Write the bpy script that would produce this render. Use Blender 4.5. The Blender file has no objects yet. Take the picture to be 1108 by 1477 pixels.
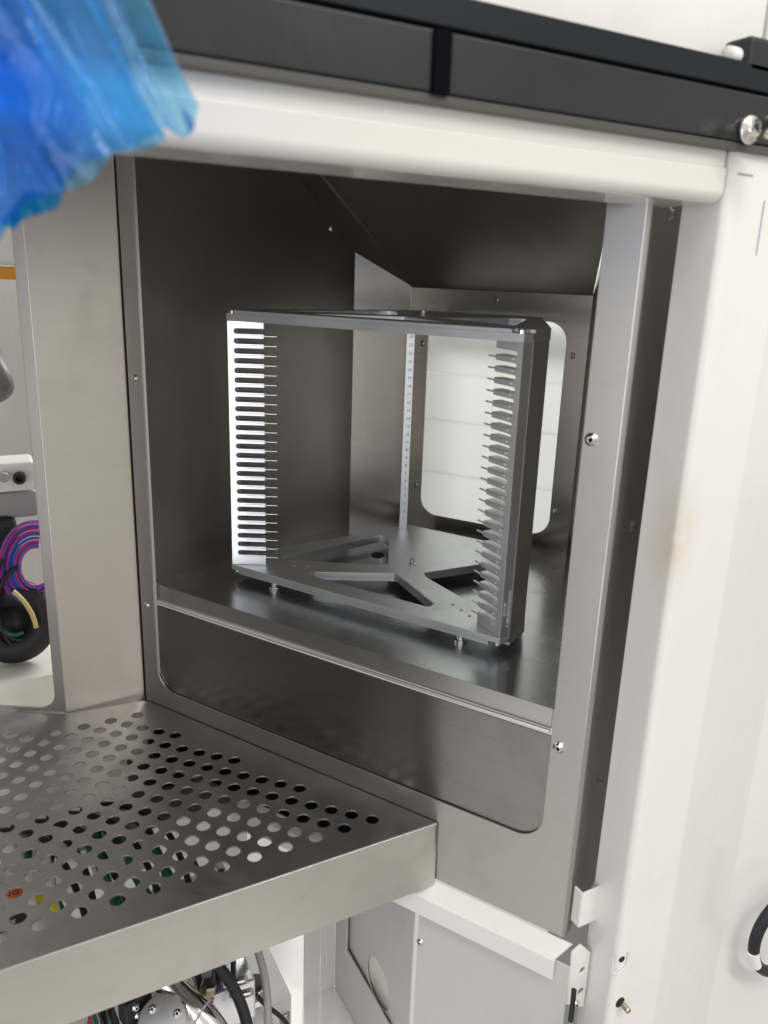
import bpy, bmesh, math, random
from mathutils import Vector, Matrix
from math import sin, cos, pi, radians, hypot, atan2
random.seed(7)
S = bpy.context.scene
COL = S.collection

# ------------------------------------------------------------------ camera
# Measured from the photograph: 26 mm-equivalent phone camera, pitched down 16.4 deg
cam_d = bpy.data.cameras.new("camera")
cam = bpy.data.objects.new("camera", cam_d); COL.objects.link(cam)
CAM_M = Matrix(((0.882443,0.104439,-0.458680,0.00000),
                (-0.469267,0.263664,-0.842775,0.00000),
                (0.032919,0.958944,0.281679,1.50000),
                (0,0,0,1)))
cam.matrix_world = CAM_M
cam_d.sensor_fit = 'VERTICAL'; cam_d.sensor_height = 36.0
cam_d.lens = 36.0 * 1150.82 / 1477.0
cam_d.clip_start = 0.02; cam_d.clip_end = 60
cam_d.dof.use_dof = True; cam_d.dof.focus_distance = 1.08
cam_d.dof.aperture_fstop = (cam_d.lens) / 4.4      # a 4.4 mm pupil
S.camera = cam

# ------------------------------------------------------------------ light
w = bpy.data.worlds.new("World"); S.world = w; w.use_nodes = True
bg = w.node_tree.nodes["Background"]
bg.inputs[0].default_value = (1.0, 0.98, 0.945, 1); bg.inputs[1].default_value = 0.78

def area(name, loc, target, sx, sy, power, col=(1, 0.97, 0.92)):
    d = bpy.data.lights.new(name, 'AREA'); d.shape = 'RECTANGLE'
    d.size = sx; d.size_y = sy; d.energy = power; d.color = col
    o = bpy.data.objects.new(name, d); COL.objects.link(o)
    o.location = loc
    o.rotation_euler = (Vector(target) - Vector(loc)).to_track_quat('-Z', 'Y').to_euler()
    return o
# the fluorescent ceiling fittings of the workshop, in front of the cabinet
area("ceiling_lamp", (0.35, -0.25, 3.0), (0.35, -0.25, 0), 2.2, 0.30, 7)
area("ceiling_lamp", (0.95, -1.35, 3.0), (0.75, -1.55, 0), 2.2, 0.30, 50)
area("ceiling_lamp", (1.7, 2.3, 2.6), (1.1, 1.4, 1.3), 1.6, 0.6, 68)      # added over the far side to light the pale cover from behind
# added light out of view for the bright left comb
area("comb_fill_light", (-1.09, -0.43, 1.0), (0.36, 1.0, 1.2), 0.42, 1.5, 6.8, (0.96, 0.97, 1.0))

S.view_settings.view_transform = 'Standard'; S.view_settings.look = 'None'
S.view_settings.exposure = 0.0; S.view_settings.gamma = 1.0
S.cycles.max_bounces = 10; S.cycles.glossy_bounces = 8; S.cycles.transparent_max_bounces = 12

# ------------------------------------------------------------------ materials
def mat(name, base, metal=0.0, rough=0.5, rvar=0.0, rscale=(6, 6, 6), cvar=0.0, bump=0.0, bscale=(300, 300, 300),
        coat=0.0, emis=None, aniso=0.0, ior=None):
    m = bpy.data.materials.new(name); m.use_nodes = True
    nt = m.node_tree; b = nt.nodes["Principled BSDF"]
    b.inputs["Base Color"].default_value = (*base, 1); b.inputs["Metallic"].default_value = metal
    b.inputs["Roughness"].default_value = rough
    if coat: b.inputs["Coat Weight"].default_value = coat; b.inputs["Coat Roughness"].default_value = 0.12
    if aniso: b.inputs["Anisotropic"].default_value = aniso
    if emis: b.inputs["Emission Color"].default_value = (*emis[0], 1); b.inputs["Emission Strength"].default_value = emis[1]
    if rvar or cvar or bump:
        tc = nt.nodes.new("ShaderNodeTexCoord")
        def noise(scale, detail=3):
            mp = nt.nodes.new("ShaderNodeMapping"); mp.inputs["Scale"].default_value = scale
            nt.links.new(tc.outputs["Object"], mp.inputs["Vector"])
            n = nt.nodes.new("ShaderNodeTexNoise"); n.inputs["Scale"].default_value = 1.0; n.inputs["Detail"].default_value = detail
            nt.links.new(mp.outputs[0], n.inputs["Vector"]); return n
        if rvar or cvar:
            n = noise(rscale, 4)
        if rvar:
            mr = nt.nodes.new("ShaderNodeMapRange"); mr.inputs["From Min"].default_value = 0.3; mr.inputs["From Max"].default_value = 0.7
            mr.inputs["To Min"].default_value = rough - rvar; mr.inputs["To Max"].default_value = rough + rvar
            nt.links.new(n.outputs["Fac"], mr.inputs["Value"]); nt.links.new(mr.outputs[0], b.inputs["Roughness"])
        if cvar:
            cr = nt.nodes.new("ShaderNodeValToRGB"); e = cr.color_ramp.elements
            e[0].position = 0.3; e[1].position = 0.72
            e[0].color = (*[c * (1 - cvar) for c in base], 1); e[1].color = (*[min(1, c * (1 + cvar * .6)) for c in base], 1)
            nt.links.new(n.outputs["Color"], cr.inputs[0]); nt.links.new(cr.outputs[0], b.inputs["Base Color"])
        if bump:
            n2 = noise(bscale, 2); bp = nt.nodes.new("ShaderNodeBump"); bp.inputs["Strength"].default_value = bump
            bp.inputs["Distance"].default_value = 0.0004
            nt.links.new(n2.outputs["Fac"], bp.inputs["Height"]); nt.links.new(bp.outputs[0], b.inputs["Normal"])
    return m

M = {}
M['steel'] = mat("brushed_stainless", (0.49, 0.472, 0.45), 1.0, 0.36, 0.05, (7, 7, 3), 0.05, 0.10, (90, 90, 900))
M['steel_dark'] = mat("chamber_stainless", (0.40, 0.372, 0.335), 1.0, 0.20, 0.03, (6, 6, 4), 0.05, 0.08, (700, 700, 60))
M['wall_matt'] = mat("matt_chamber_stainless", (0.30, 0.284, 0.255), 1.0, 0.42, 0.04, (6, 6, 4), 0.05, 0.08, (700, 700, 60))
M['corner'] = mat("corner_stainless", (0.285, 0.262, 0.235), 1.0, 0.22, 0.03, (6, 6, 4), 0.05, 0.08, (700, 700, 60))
M['shelf'] = mat("shelf_stainless", (0.56, 0.575, 0.59), 1.0, 0.24, 0.06, (9, 9, 9), 0.05, 0.08, (60, 700, 60))
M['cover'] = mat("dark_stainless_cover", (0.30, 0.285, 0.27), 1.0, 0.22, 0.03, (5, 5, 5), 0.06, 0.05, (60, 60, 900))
M['pillar'] = mat("beige_stainless", (0.67, 0.625, 0.565), 1.0, 0.40, 0.04, (5, 5, 5), 0.05, 0.10, (600, 600, 600))
M['tray'] = mat("tray_stainless", (0.36, 0.35, 0.342), 1.0, 0.42, 0.07, (11, 11, 11), 0.10, 0.10, (900, 70, 70))
M['alu'] = mat("milled_aluminium", (0.76, 0.775, 0.80), 1.0, 0.42, 0.05, (14, 14, 14), 0.05, 0.08, (120, 120, 900))
M['alu_rough'] = mat("blasted_aluminium", (0.72, 0.73, 0.77), 1.0, 0.28, 0.04, (30, 30, 30), 0.03)
M['hem_edge'] = mat("hem_glint", (0.92, 0.91, 0.87), 1.0, 0.34)  # near-white metal puts the glint under the lip into its colour
M['lip'] = mat("lip_stainless", (0.55, 0.545, 0.53), 1.0, 0.24, 0.04, (9, 9, 9), 0.04)
M['fin'] = mat("satin_bronze_grey", (0.60, 0.56, 0.50), 1.0, 0.5, 0.04, (9, 9, 9), 0.04)
M['chrome'] = mat("bright_steel", (0.78, 0.76, 0.72), 1.0, 0.16)
M['white'] = mat("white_powder_coat", (0.80, 0.79, 0.765), 0.0, 0.34, 0.05, (5, 5, 5), 0.015, 0.05, (500, 500, 500), coat=0.25)
M['cream'] = mat("cream_gloss_paint", (0.73, 0.71, 0.66), 0.0, 0.20, 0.03, (4, 4, 4), 0.01, coat=0.5)
M['grey_paint'] = mat("grey_white_panel", (0.57, 0.56, 0.555), 0.0, 0.42, 0.05, (5, 5, 5), 0.03)
M['black_trim'] = mat("black_anodised", (0.012, 0.0145, 0.0155), 0.0, 0.26, 0.05, (6, 6, 6), 0.15)
M['upper_trim'] = mat("matt_blue_black", (0.009, 0.013, 0.016), 0.0, 0.45)
M['upper_trim'].node_tree.nodes["Principled BSDF"].inputs["Specular IOR Level"].default_value = 0.22
M['gap'] = mat("deep_matt_black", (0.004, 0.004, 0.006), 0.0, 0.9)
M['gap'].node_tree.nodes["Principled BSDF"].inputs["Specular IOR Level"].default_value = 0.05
M['rubber'] = mat("black_rubber", (0.010, 0.010, 0.013), 0.0, 0.55)
M['ink'] = mat("dark_ink", (0.03, 0.03, 0.05), 0.0, 0.6)
M['etch'] = mat("pale_etching", (0.86, 0.87, 0.92), 0.0, 0.7)
M['hole'] = mat("dark_recess", (0.012, 0.011, 0.01), 0.0, 0.8)
M['opal'] = mat("pale_grey_plastic", (0.78, 0.80, 0.785), 0.0, 0.45, 0.04, (3, 3, 3), 0.03)
_nt = M['opal'].node_tree; _tl = _nt.nodes.new("ShaderNodeBsdfTranslucent"); _tl.inputs[0].default_value = (0.855, 0.87, 0.86, 1)
_mx = _nt.nodes.new("ShaderNodeMixShader"); _mx.inputs[0].default_value = 0.65      # a translucent sheet, lit by the lamp added behind it
_nt.links.new(_nt.nodes["Principled BSDF"].outputs[0], _mx.inputs[1]); _nt.links.new(_tl.outputs[0], _mx.inputs[2])
_nt.links.new(_mx.outputs[0], _nt.nodes["Material Output"].inputs[0])
M['orange'] = mat("orange_plastic", (0.75, 0.33, 0.02), 0.0, 0.4)
M['green'] = mat("green_insulation", (0.004, 0.10, 0.062), 0.0, 0.4)
M['blue'] = mat("blue_insulation", (0.04, 0.13, 0.55), 0.0, 0.4)
M['pink'] = mat("magenta_insulation", (0.55, 0.03, 0.22), 0.0, 0.4)
M['red'] = mat("red_insulation", (0.45, 0.012, 0.015), 0.0, 0.4)
M['yellow'] = mat("yellow_insulation", (0.80, 0.58, 0.05), 0.0, 0.4)
M['label_yellow'] = mat("yellow_print", (0.85, 0.72, 0.02), 0.0, 0.5)
M['label_orange'] = mat("orange_print", (0.85, 0.20, 0.06), 0.0, 0.5)
M['paper'] = mat("white_label", (0.82, 0.82, 0.80), 0.0, 0.5)
M['brass'] = mat("brass", (0.50, 0.43, 0.32), 1.0, 0.30, 0.05, (40, 40, 40))
M['grey_plastic'] = mat("grey_plastic", (0.34, 0.33, 0.33), 0.0, 0.4)
M['dark_panel'] = mat("charcoal_panel", (0.13, 0.13, 0.135), 0.0, 0.4)
M['indigo'] = mat("indigo_ring", (0.06, 0.05, 0.45), 0.0, 0.35)

def film_material(name, tint, body, mixf):
    m = bpy.data.materials.new(name); m.use_nodes = True
    nt = m.node_tree; nt.nodes.clear(); N = nt.nodes.new; K = nt.links.new
    out = N("ShaderNodeOutputMaterial")
    tc = N("ShaderNodeTexCoord"); nz = N("ShaderNodeTexNoise"); nz.inputs["Scale"].default_value = 16; nz.inputs["Detail"].default_value = 3
    K(tc.outputs["Object"], nz.inputs["Vector"])
    tr = N("ShaderNodeBsdfTransparent"); tr.inputs[0].default_value = (*tint, 1)
    df = N("ShaderNodeBsdfDiffuse"); df.inputs[0].default_value = (*body, 1)
    tl = N("ShaderNodeBsdfTranslucent"); tl.inputs[0].default_value = (body[0], body[1] * 1.5, body[2] * 1.1, 1)
    gl = N("ShaderNodeBsdfGlossy"); gl.inputs[0].default_value = (0.55, 0.72, 1, 1); gl.inputs[1].default_value = 0.16
    a1 = N("ShaderNodeMixShader"); a1.inputs[0].default_value = 0.55
    K(df.outputs[0], a1.inputs[1]); K(tl.outputs[0], a1.inputs[2])
    mr = N("ShaderNodeMapRange"); mr.inputs["From Min"].default_value = .35; mr.inputs["From Max"].default_value = .65
    mr.inputs["To Min"].default_value = mixf - .22; mr.inputs["To Max"].default_value = mixf + .22
    K(nz.outputs["Fac"], mr.inputs["Value"])
    a2 = N("ShaderNodeMixShader"); K(mr.outputs[0], a2.inputs[0])
    K(tr.outputs[0], a2.inputs[1]); K(a1.outputs[0], a2.inputs[2])
    lw = N("ShaderNodeLayerWeight"); lw.inputs[0].default_value = 0.18
    ml = N("ShaderNodeMath"); ml.operation = 'MULTIPLY'; ml.inputs[1].default_value = 0.75; K(lw.outputs["Fresnel"], ml.inputs[0])
    ad = N("ShaderNodeMath"); ad.operation = 'ADD'; ad.inputs[1].default_value = 0.035; K(ml.outputs[0], ad.inputs[0])
    a3 = N("ShaderNodeMixShader"); K(ad.outputs[0], a3.inputs[0]); K(a2.outputs[0], a3.inputs[1]); K(gl.outputs[0], a3.inputs[2])
    K(a3.outputs[0], out.inputs[0])
    return m
M['film'] = film_material("blue_film", (0.02, 0.50, 0.98), (0.006, 0.30, 0.90), 0.26)
M['film_pale'] = film_material("pale_blue_film", (0.42, 0.77, 0.96), (0.16, 0.46, 0.82), 0.22)
for _k in ('film', 'film_pale'):
    _nt = M[_k].node_tree; _z = _nt.nodes.new("ShaderNodeTexNoise"); _z.inputs["Scale"].default_value = 34; _z.inputs["Detail"].default_value = 4; _z.inputs["Distortion"].default_value = 1.5
    _t = _nt.nodes.new("ShaderNodeTexCoord"); _nt.links.new(_t.outputs["Object"], _z.inputs["Vector"])
    _bp = _nt.nodes.new("ShaderNodeBump"); _bp.inputs["Strength"].default_value = 0.55; _bp.inputs["Distance"].default_value = 0.006; _nt.links.new(_z.outputs["Fac"], _bp.inputs["Height"])
    for _n in _nt.nodes:
        if _n.type == 'BSDF_GLOSSY': _nt.links.new(_bp.outputs[0], _n.inputs["Normal"])

# handling marks: broad smudges and faint wiping streaks that change gloss and, slightly, tone
def wear(m, amount=0.10, tone=0.10, scale=9.0, streak=(2, 2, 40)):
    nt = m.node_tree; b = nt.nodes["Principled BSDF"]; N = nt.nodes.new; K = nt.links.new
    tc = N("ShaderNodeTexCoord")
    n1 = N("ShaderNodeTexNoise"); n1.inputs["Scale"].default_value = scale; n1.inputs["Detail"].default_value = 6; n1.inputs["Roughness"].default_value = 0.65; n1.inputs["Distortion"].default_value = 0.8
    K(tc.outputs["Object"], n1.inputs["Vector"])
    mp = N("ShaderNodeMapping"); mp.inputs["Scale"].default_value = streak; mp.inputs["Rotation"].default_value = (0.2, 0.1, 0.3)
    K(tc.outputs["Object"], mp.inputs["Vector"])
    n2 = N("ShaderNodeTexNoise"); n2.inputs["Scale"].default_value = 6; n2.inputs["Detail"].default_value = 4
    K(mp.outputs[0], n2.inputs["Vector"])
    r1 = N("ShaderNodeMapRange"); r1.inputs[1].default_value = .50; r1.inputs[2].default_value = .72; K(n1.outputs["Fac"], r1.inputs[0])
    r2 = N("ShaderNodeMapRange"); r2.inputs[1].default_value = .55; r2.inputs[2].default_value = .75; K(n2.outputs["Fac"], r2.inputs[0])
    ad = N("ShaderNodeMath"); ad.operation = 'MULTIPLY_ADD'; ad.inputs[1].default_value = 0.5; K(r2.outputs[0], ad.inputs[0]); K(r1.outputs[0], ad.inputs[2])
    rs = b.inputs["Roughness"]
    pl = N("ShaderNodeMath"); pl.operation = 'MULTIPLY_ADD'; pl.inputs[1].default_value = amount; pl.use_clamp = True; K(ad.outputs[0], pl.inputs[0])
    if rs.is_linked: K(rs.links[0].from_socket, pl.inputs[2])
    else: pl.inputs[2].default_value = rs.default_value
    K(pl.outputs[0], rs)
    bc = b.inputs["Base Color"]; mx = N("ShaderNodeMix"); mx.data_type = 'RGBA'; mx.blend_type = 'MULTIPLY'
    ml = N("ShaderNodeMath"); ml.operation = 'MULTIPLY'; ml.inputs[1].default_value = tone; ml.use_clamp = True; K(ad.outputs[0], ml.inputs[0]); K(ml.outputs[0], mx.inputs[0])
    if bc.is_linked: K(bc.links[0].from_socket, mx.inputs[6])
    else: mx.inputs[6].default_value = bc.default_value
    mx.inputs[7].default_value = (0.30, 0.27, 0.22, 1)
    K(mx.outputs[2], bc)
for k, am, to, sc in (('steel', .08, .10, 8), ('pillar', .07, .07, 7), ('tray', .14, .20, 13), ('cover', .10, .15, 6), ('shelf', .05, .06, 14), ('lip', .03, .03, 16),
                      ('wall_matt', .08, .10, 6), ('steel_dark', .08, .10, 6), ('corner', .08, .1, 7), ('alu', .06, .08, 20)):
    wear(M[k], am, to, sc)
for k, am, to, sc in (('white', .15, .07, 6), ('cream', .16, .05, 5), ('grey_paint', .1, .08, 8), ('black_trim', .10, .2, 14)):
    wear(M[k], am, to, sc, (12, 12, 2))
M['hem'] = mat("tarnished_stainless", (0.60, 0.575, 0.535), 1.0, 0.38, 0.05, (7, 7, 7), 0.06, 0.10, (90, 600, 600))
wear(M['hem'], .10, .14, 11, (3, 3, 5))
# an ochre rub mark on the corner post
M['post'] = M['white'].copy(); M['post'].name = "rubbed_white_post"
_nt = M['post'].node_tree; _b = _nt.nodes["Principled BSDF"]; _N = _nt.nodes.new; _K = _nt.links.new
_tc = _N("ShaderNodeTexCoord"); _mp = _N("ShaderNodeMapping"); _mp.vector_type = 'TEXTURE'
_mp.inputs["Location"].default_value = (0.5515, 0.476, 1.285); _mp.inputs["Scale"].default_value = (0.030, 0.030, 0.075)
_K(_tc.outputs["Object"], _mp.inputs["Vector"])
_ln = _N("ShaderNodeVectorMath"); _ln.operation = 'LENGTH'; _K(_mp.outputs[0], _ln.inputs[0])
_nz = _N("ShaderNodeTexNoise"); _nz.inputs["Scale"].default_value = 55; _nz.inputs["Detail"].default_value = 5; _K(_tc.outputs["Object"], _nz.inputs["Vector"])
_r = _N("ShaderNodeMapRange"); _r.inputs[1].default_value = 1.0; _r.inputs[2].default_value = 0.1; _K(_ln.outputs["Value"], _r.inputs[0])
_m = _N("ShaderNodeMath"); _m.operation = 'MULTIPLY'; _K(_r.outputs[0], _m.inputs[0]); _K(_nz.outputs["Fac"], _m.inputs[1])
_x = _N("ShaderNodeMix"); _x.data_type = 'RGBA'; _K(_m.outputs[0], _x.inputs[0]); _K(_b.inputs["Base Color"].links[0].from_socket, _x.inputs[6])
_x.inputs[7].default_value = (0.60, 0.49, 0.33, 1); _K(_x.outputs[2], _b.inputs["Base Color"])
# ------------------------------------------------------------------ object helpers
def thing(name, label, cat, loc, group=None):
    o = bpy.data.objects.new(name, None); COL.objects.link(o)
    o.location = loc; o.empty_display_size = 0.02
    o['label'] = label; o['category'] = cat
    if group: o['group'] = group
    return o
def adopt(o, parent):
    o.parent = parent
    if parent.type == 'EMPTY': o.matrix_parent_inverse = Matrix.Translation(parent.location).inverted()
    else: o.matrix_parent_inverse = parent.matrix_basis.inverted()
def link(name, me, mats, parent=None, mw=None, smooth=False):
    if mats is not None:
        me.materials.clear()
        for m in (mats if isinstance(mats, (list, tuple)) else [mats]): me.materials.append(m)
    if smooth:
        for p in me.polygons: p.use_smooth = True
    o = bpy.data.objects.new(name, me); COL.objects.link(o)
    if mw is not None: o.matrix_basis = mw
    if parent: adopt(o, parent)
    return o
def top(o, label, cat, group=None, kind=None):
    """a thing that is one mesh: origin to the middle of its base"""
    me = o.data
    xs = [v.co for v in me.vertices]
    c = Vector(((min(v.x for v in xs) + max(v.x for v in xs)) / 2, (min(v.y for v in xs) + max(v.y for v in xs)) / 2, min(v.z for v in xs)))
    if me.users == 1 and o.matrix_basis == Matrix.Identity(4):
        me.transform(Matrix.Translation(-c)); o.location = c
    o['label'] = label; o['category'] = cat
    if group: o['group'] = group
    return o
def bm_mesh(name, bm):
    me = bpy.data.meshes.new(name)
    bmesh.ops.recalc_face_normals(bm, faces=bm.faces)
    bm.to_mesh(me); bm.free(); return me
def frame(origin, x, y):
    x = Vector(x).normalized(); y = Vector(y); z = x.cross(y).normalized(); y = z.cross(x).normalized()
    return Matrix(((x.x, y.x, z.x, origin[0]), (x.y, y.y, z.y, origin[1]), (x.z, y.z, z.z, origin[2]), (0, 0, 0, 1)))
def rounded(pts, radii, seg=6, sup=0.0):
    out = []; n = len(pts)
    if not isinstance(radii, (list, tuple)): radii = [radii] * n
    for i in range(n):
        p = Vector(pts[i][:2]); a = Vector(pts[i - 1][:2]); b = Vector(pts[(i + 1) % n][:2]); r = radii[i]
        if r <= 0: out.append((p.x, p.y)); continue
        u = (a - p).normalized(); v = (b - p).normalized()
        ang = u.angle(v); d = min(r / math.tan(ang / 2), (a - p).length * .49, (b - p).length * .49); r2 = d * math.tan(ang / 2)
        c = p + (u + v).normalized() * (r2 / sin(ang / 2))
        s = p + u * d; e = p + v * d
        a0 = atan2(s.y - c.y, s.x - c.x); a1 = atan2(e.y - c.y, e.x - c.x)
        da = (a1 - a0 + pi) % (2 * pi) - pi
        if sup: q = s + u * sup; out.append((q.x, q.y))
        for k in range(seg + 1):
            t = a0 + da * k / seg; out.append((c.x + r2 * cos(t), c.y + r2 * sin(t)))
        if sup: q = e + v * sup; out.append((q.x, q.y))
    return out
def circle(x, y, r, n=20, ph=0):
    return [(x + r * cos(2 * pi * k / n + ph), y + r * sin(2 * pi * k / n + ph)) for k in range(n)]
def plate_mesh(name, outline, holes, th, mw, bevel=0.0):
    """flat sheet with holes; outline in the frame's xy, thickness along the frame's -z (front face at z=0)"""
    cu = bpy.data.curves.new(name, 'CURVE'); cu.dimensions = '2D'; cu.fill_mode = 'BOTH'
    cu.extrude = th / 2 - bevel
    if bevel: cu.bevel_depth = bevel; cu.bevel_resolution = 1; cu.offset = -bevel
    for loop in [outline] + list(holes):
        sp = cu.splines.new('POLY'); sp.points.add(len(loop) - 1); sp.use_cyclic_u = True
        for i, p in enumerate(loop): sp.points[i].co = (p[0], p[1], 0, 1)
    o = bpy.data.objects.new(name, cu); me = bpy.data.meshes.new_from_object(o)
    me.name = name
    bpy.data.objects.remove(o); bpy.data.curves.remove(cu)
    me.transform(mw @ Matrix.Translation((0, 0, -th / 2)))
    for p in me.polygons: p.use_smooth = False
    return me
def plate(name, outline, holes, th, mw, m, parent=None, bevel=0.0):
    return link(name, plate_mesh(name, outline, holes, th, mw, bevel), m, parent)
def prism_mesh(name, pts, z0, z1):
    """vertical extrusion of a plan outline"""
    bm = bmesh.new(); n = len(pts)
    lo = [bm.verts.new((p[0], p[1], z0)) for p in pts]; hi = [bm.verts.new((p[0], p[1], z1)) for p in pts]
    for i in range(n): bm.faces.new((lo[i], lo[(i + 1) % n], hi[(i + 1) % n], hi[i]))
    bm.faces.new(hi); bm.faces.new(lo[::-1])
    return bm_mesh(name, bm)
def sheet_mesh(name, pts3, th):
    """polygon in space given real thickness (away from its normal)"""
    pts = [Vector(p) for p in pts3]; n = (pts[1] - pts[0]).cross(pts[2] - pts[0]).normalized()
    bm = bmesh.new(); a = [bm.verts.new(p) for p in pts]; b = [bm.verts.new(p - n * th) for p in pts]
    bm.faces.new(a); bm.faces.new(b[::-1]); k = len(pts)
    for i in range(k): bm.faces.new((a[i], b[i], b[(i + 1) % k], a[(i + 1) % k]))
    return bm_mesh(name, bm)
def boxes_mesh(name, lst, bevel=0.0, mw=None):
    """lst of (cx,cy,cz,sx,sy,sz[,rotz])"""
    bm = bmesh.new()
    for b in lst:
        m4 = Matrix.Translation(b[:3]) @ Matrix.Rotation(b[6] if len(b) > 6 else 0, 4, 'Z') @ Matrix.Diagonal((b[3], b[4], b[5], 1))
        bmesh.ops.create_cube(bm, size=1, matrix=m4)
    if bevel: bmesh.ops.bevel(bm, geom=bm.edges[:], offset=bevel, segments=2, affect='EDGES', profile=0.5)
    me = bm_mesh(name, bm)
    if mw: me.transform(mw)
    return me
def lathe_mesh(name, prof, n=20, faces_mat=None):
    """profile (r,z[,mat]) turned about z"""
    bm = bmesh.new(); rings = []
    for p in prof:
        if p[0] <= 1e-7: rings.append([bm.verts.new((0, 0, p[1]))])
        else: rings.append([bm.verts.new((p[0] * cos(2 * pi * k / n), p[0] * sin(2 * pi * k / n), p[1])) for k in range(n)])
    for i in range(len(rings) - 1):
        a, b = rings[i], rings[i + 1]; mi = prof[i + 1][2] if len(prof[i + 1]) > 2 else 0
        for k in range(n):
            q = [a[k % len(a)], a[(k + 1) % len(a)], b[(k + 1) % len(b)], b[k % len(b)]]
            q = list(dict.fromkeys(q))
            if len(q) > 2:
                f = bm.faces.new(q); f.material_index = mi
    return bm_mesh(name, bm)
def axis_m(loc, d):
    return Matrix.Translation(loc) @ Vector(d).to_track_quat('Z', 'Y').to_matrix().to_4x4()
def tube_mesh(name, pts, r, res=3, smooth_pts=True):
    cu = bpy.data.curves.new(name, 'CURVE'); cu.dimensions = '3D'; cu.bevel_depth = r; cu.bevel_resolution = res; cu.use_fill_caps = True
    if smooth_pts:
        sp = cu.splines.new('NURBS'); sp.points.add(len(pts) - 1); sp.order_u = 4 if len(pts) > 3 else 3; sp.use_endpoint_u = True; sp.resolution_u = 6
    else:
        sp = cu.splines.new('POLY'); sp.points.add(len(pts) - 1)
    for i, p in enumerate(pts): sp.points[i].co = (*p, 1)
    o = bpy.data.objects.new(name, cu); me = bpy.data.meshes.new_from_object(o); me.name = name
    bpy.data.objects.remove(o); bpy.data.curves.remove(cu)
    for p in me.polygons: p.use_smooth = True
    return me
def text_mesh(name, lines, mw, size, depth=0.0001):
    """lines of (text, x, y) set centred in the frame"""
    bm = bmesh.new()
    for tx, x, y in lines:
        cu = bpy.data.curves.new(name, 'FONT'); cu.body = tx; cu.size = size; cu.align_x = 'CENTER'; cu.align_y = 'CENTER'
        cu.extrude = depth; cu.resolution_u = 2
        o = bpy.data.objects.new(name, cu); me = bpy.data.meshes.new_from_object(o)
        bpy.data.objects.remove(o); bpy.data.curves.remove(cu)
        me.transform(mw @ Matrix.Translation((x, y, 0))); bm.from_mesh(me); bpy.data.meshes.remove(me)
    me = bpy.data.meshes.new(name); bm.to_mesh(me); bm.free(); return me

# button-head screw with washer and hex socket
def screw_mesh(r):
    me = lathe_mesh("screw", [(0, -.002), (r * 1.35, -.002), (r * 1.35, .0006), (r * .98, .0008), (r * .95, r * .45), (r * .72, r * .72), (r * .45, r * .78), (r * .43, r * .30, 1), (0, r * .25, 1)], 16)
    me.materials.append(M['chrome']); me.materials.append(M['hole'])
    for p in me.polygons: p.use_smooth = p.material_index == 0
    return me
SCREW = screw_mesh(0.0046); SCREW_S = screw_mesh(0.0034)
def put_screw(parent, loc, d, me=None):
    return link("screw", me or SCREW, None, parent, axis_m(loc, d))

# ------------------------------------------------------------------ key plan points (metres, x along the cabinet front, y into it)
P0 = Vector((0.1973, 1.0715)); T = Vector((0.5, -0.866)); N = Vector((0.866, 0.5))     # front panel line, its run, inward normal
C0 = Vector((0.2192, 1.0642)); C1 = Vector((0.5848, 1.1998)); C2 = Vector((0.6641, 1.1525)); C3 = Vector((0.8203, 0.9041))
ZS = 1.083
def pan(s, off, z): q = P0 + T * s + N * off; return Vector((q.x, q.y, z))
PF = frame(pan(0, 0, 0), (T.x, T.y, 0), (0, 0, 1))       # x = s, y = z, front face looks to -N
UP = (0, 0, 1)

# ------------------------------------------------------------------ the stainless chamber
ch = thing("incubator_chamber", "brushed stainless steel chamber with a wide open front and a dark folded interior", "chamber", (0.45, 0.85, 0.8216))
hole_open = rounded([(0.030, 0.928), (0.6065, 0.928), (0.6065, 1.80), (0.030, 1.80)], [0.032, 0.030, 0.002, 0.002], 10)
fp = plate("front_panel", rounded([(0.0035, 0.8216), (0.6395, 0.8216), (0.6395, 1.876), (0.0035, 1.876)], [0, 0.006, 0, 0]), [hole_open], 0.0025, PF, M['steel'], ch, 0.0006)
for s, z in ((0.0165, 1.3663), (0.0155, 1.0511), (0.6149, 1.3654), (0.6155, 1.0468)):
    put_screw(fp, pan(s, 0, z), (-N.x, -N.y, 0), SCREW if s > .3 else SCREW_S)
# side flange: rolled bend then a face along the cabinet front
pts = []
B0 = P0 + T * 0.6395
x, y = B0.x, B0.y; prof = [(x, y)]
for k in range(1, 8):
    a = radians(-60 + 90 * (k - .5) / 7); x += 0.0011 * cos(a); y += 0.0011 * sin(a); prof.append((x, y))
prof.append((x + .866 * .115, y + .5 * .115)); FB = Vector((x, y))
back = [(px - 0.001, py + 0.002) for px, py in prof[::-1]]
fl = link("side_flange", prism_mesh("side_flange", prof + back, 0.8216, 1.876), M['steel'], ch)
for t, z in ((.0585, 1.562), (.0585, 1.273), (.0585, .984)):
    put_screw(fl, (FB.x + .866 * t, FB.y + .5 * t, z), (0.5, -0.866, 0))
# inner walls
def ceil_z(p):
    return 1.6528 - 0.905 * ((Vector(p) - P0).dot(N) - 0.2483)
def wall(name, a, b, z0, za, zb, th, m, holes=(), parent=ch, bevel=0.0):
    """vertical sheet from plan point a to b (front face to the right-hand side of the run reversed)"""
    L = (Vector(b) - Vector(a)).length
    return plate(name, [(0, z0), (L, z0), (L, zb), (0, za)], holes, th, frame((a[0], a[1], 0), (b[0] - a[0], b[1] - a[1], 0), UP), m, parent, bevel)
zc0, zc1, zc2, zc3 = 1.856, 1.5370, 1.488, 1.4865
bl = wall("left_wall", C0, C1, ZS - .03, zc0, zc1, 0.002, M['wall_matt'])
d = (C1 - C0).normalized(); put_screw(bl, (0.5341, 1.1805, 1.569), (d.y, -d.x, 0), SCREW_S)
wall("corner_wall", C1, C2, ZS - .03, zc1, zc2, 0.002, M['corner'])
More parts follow.
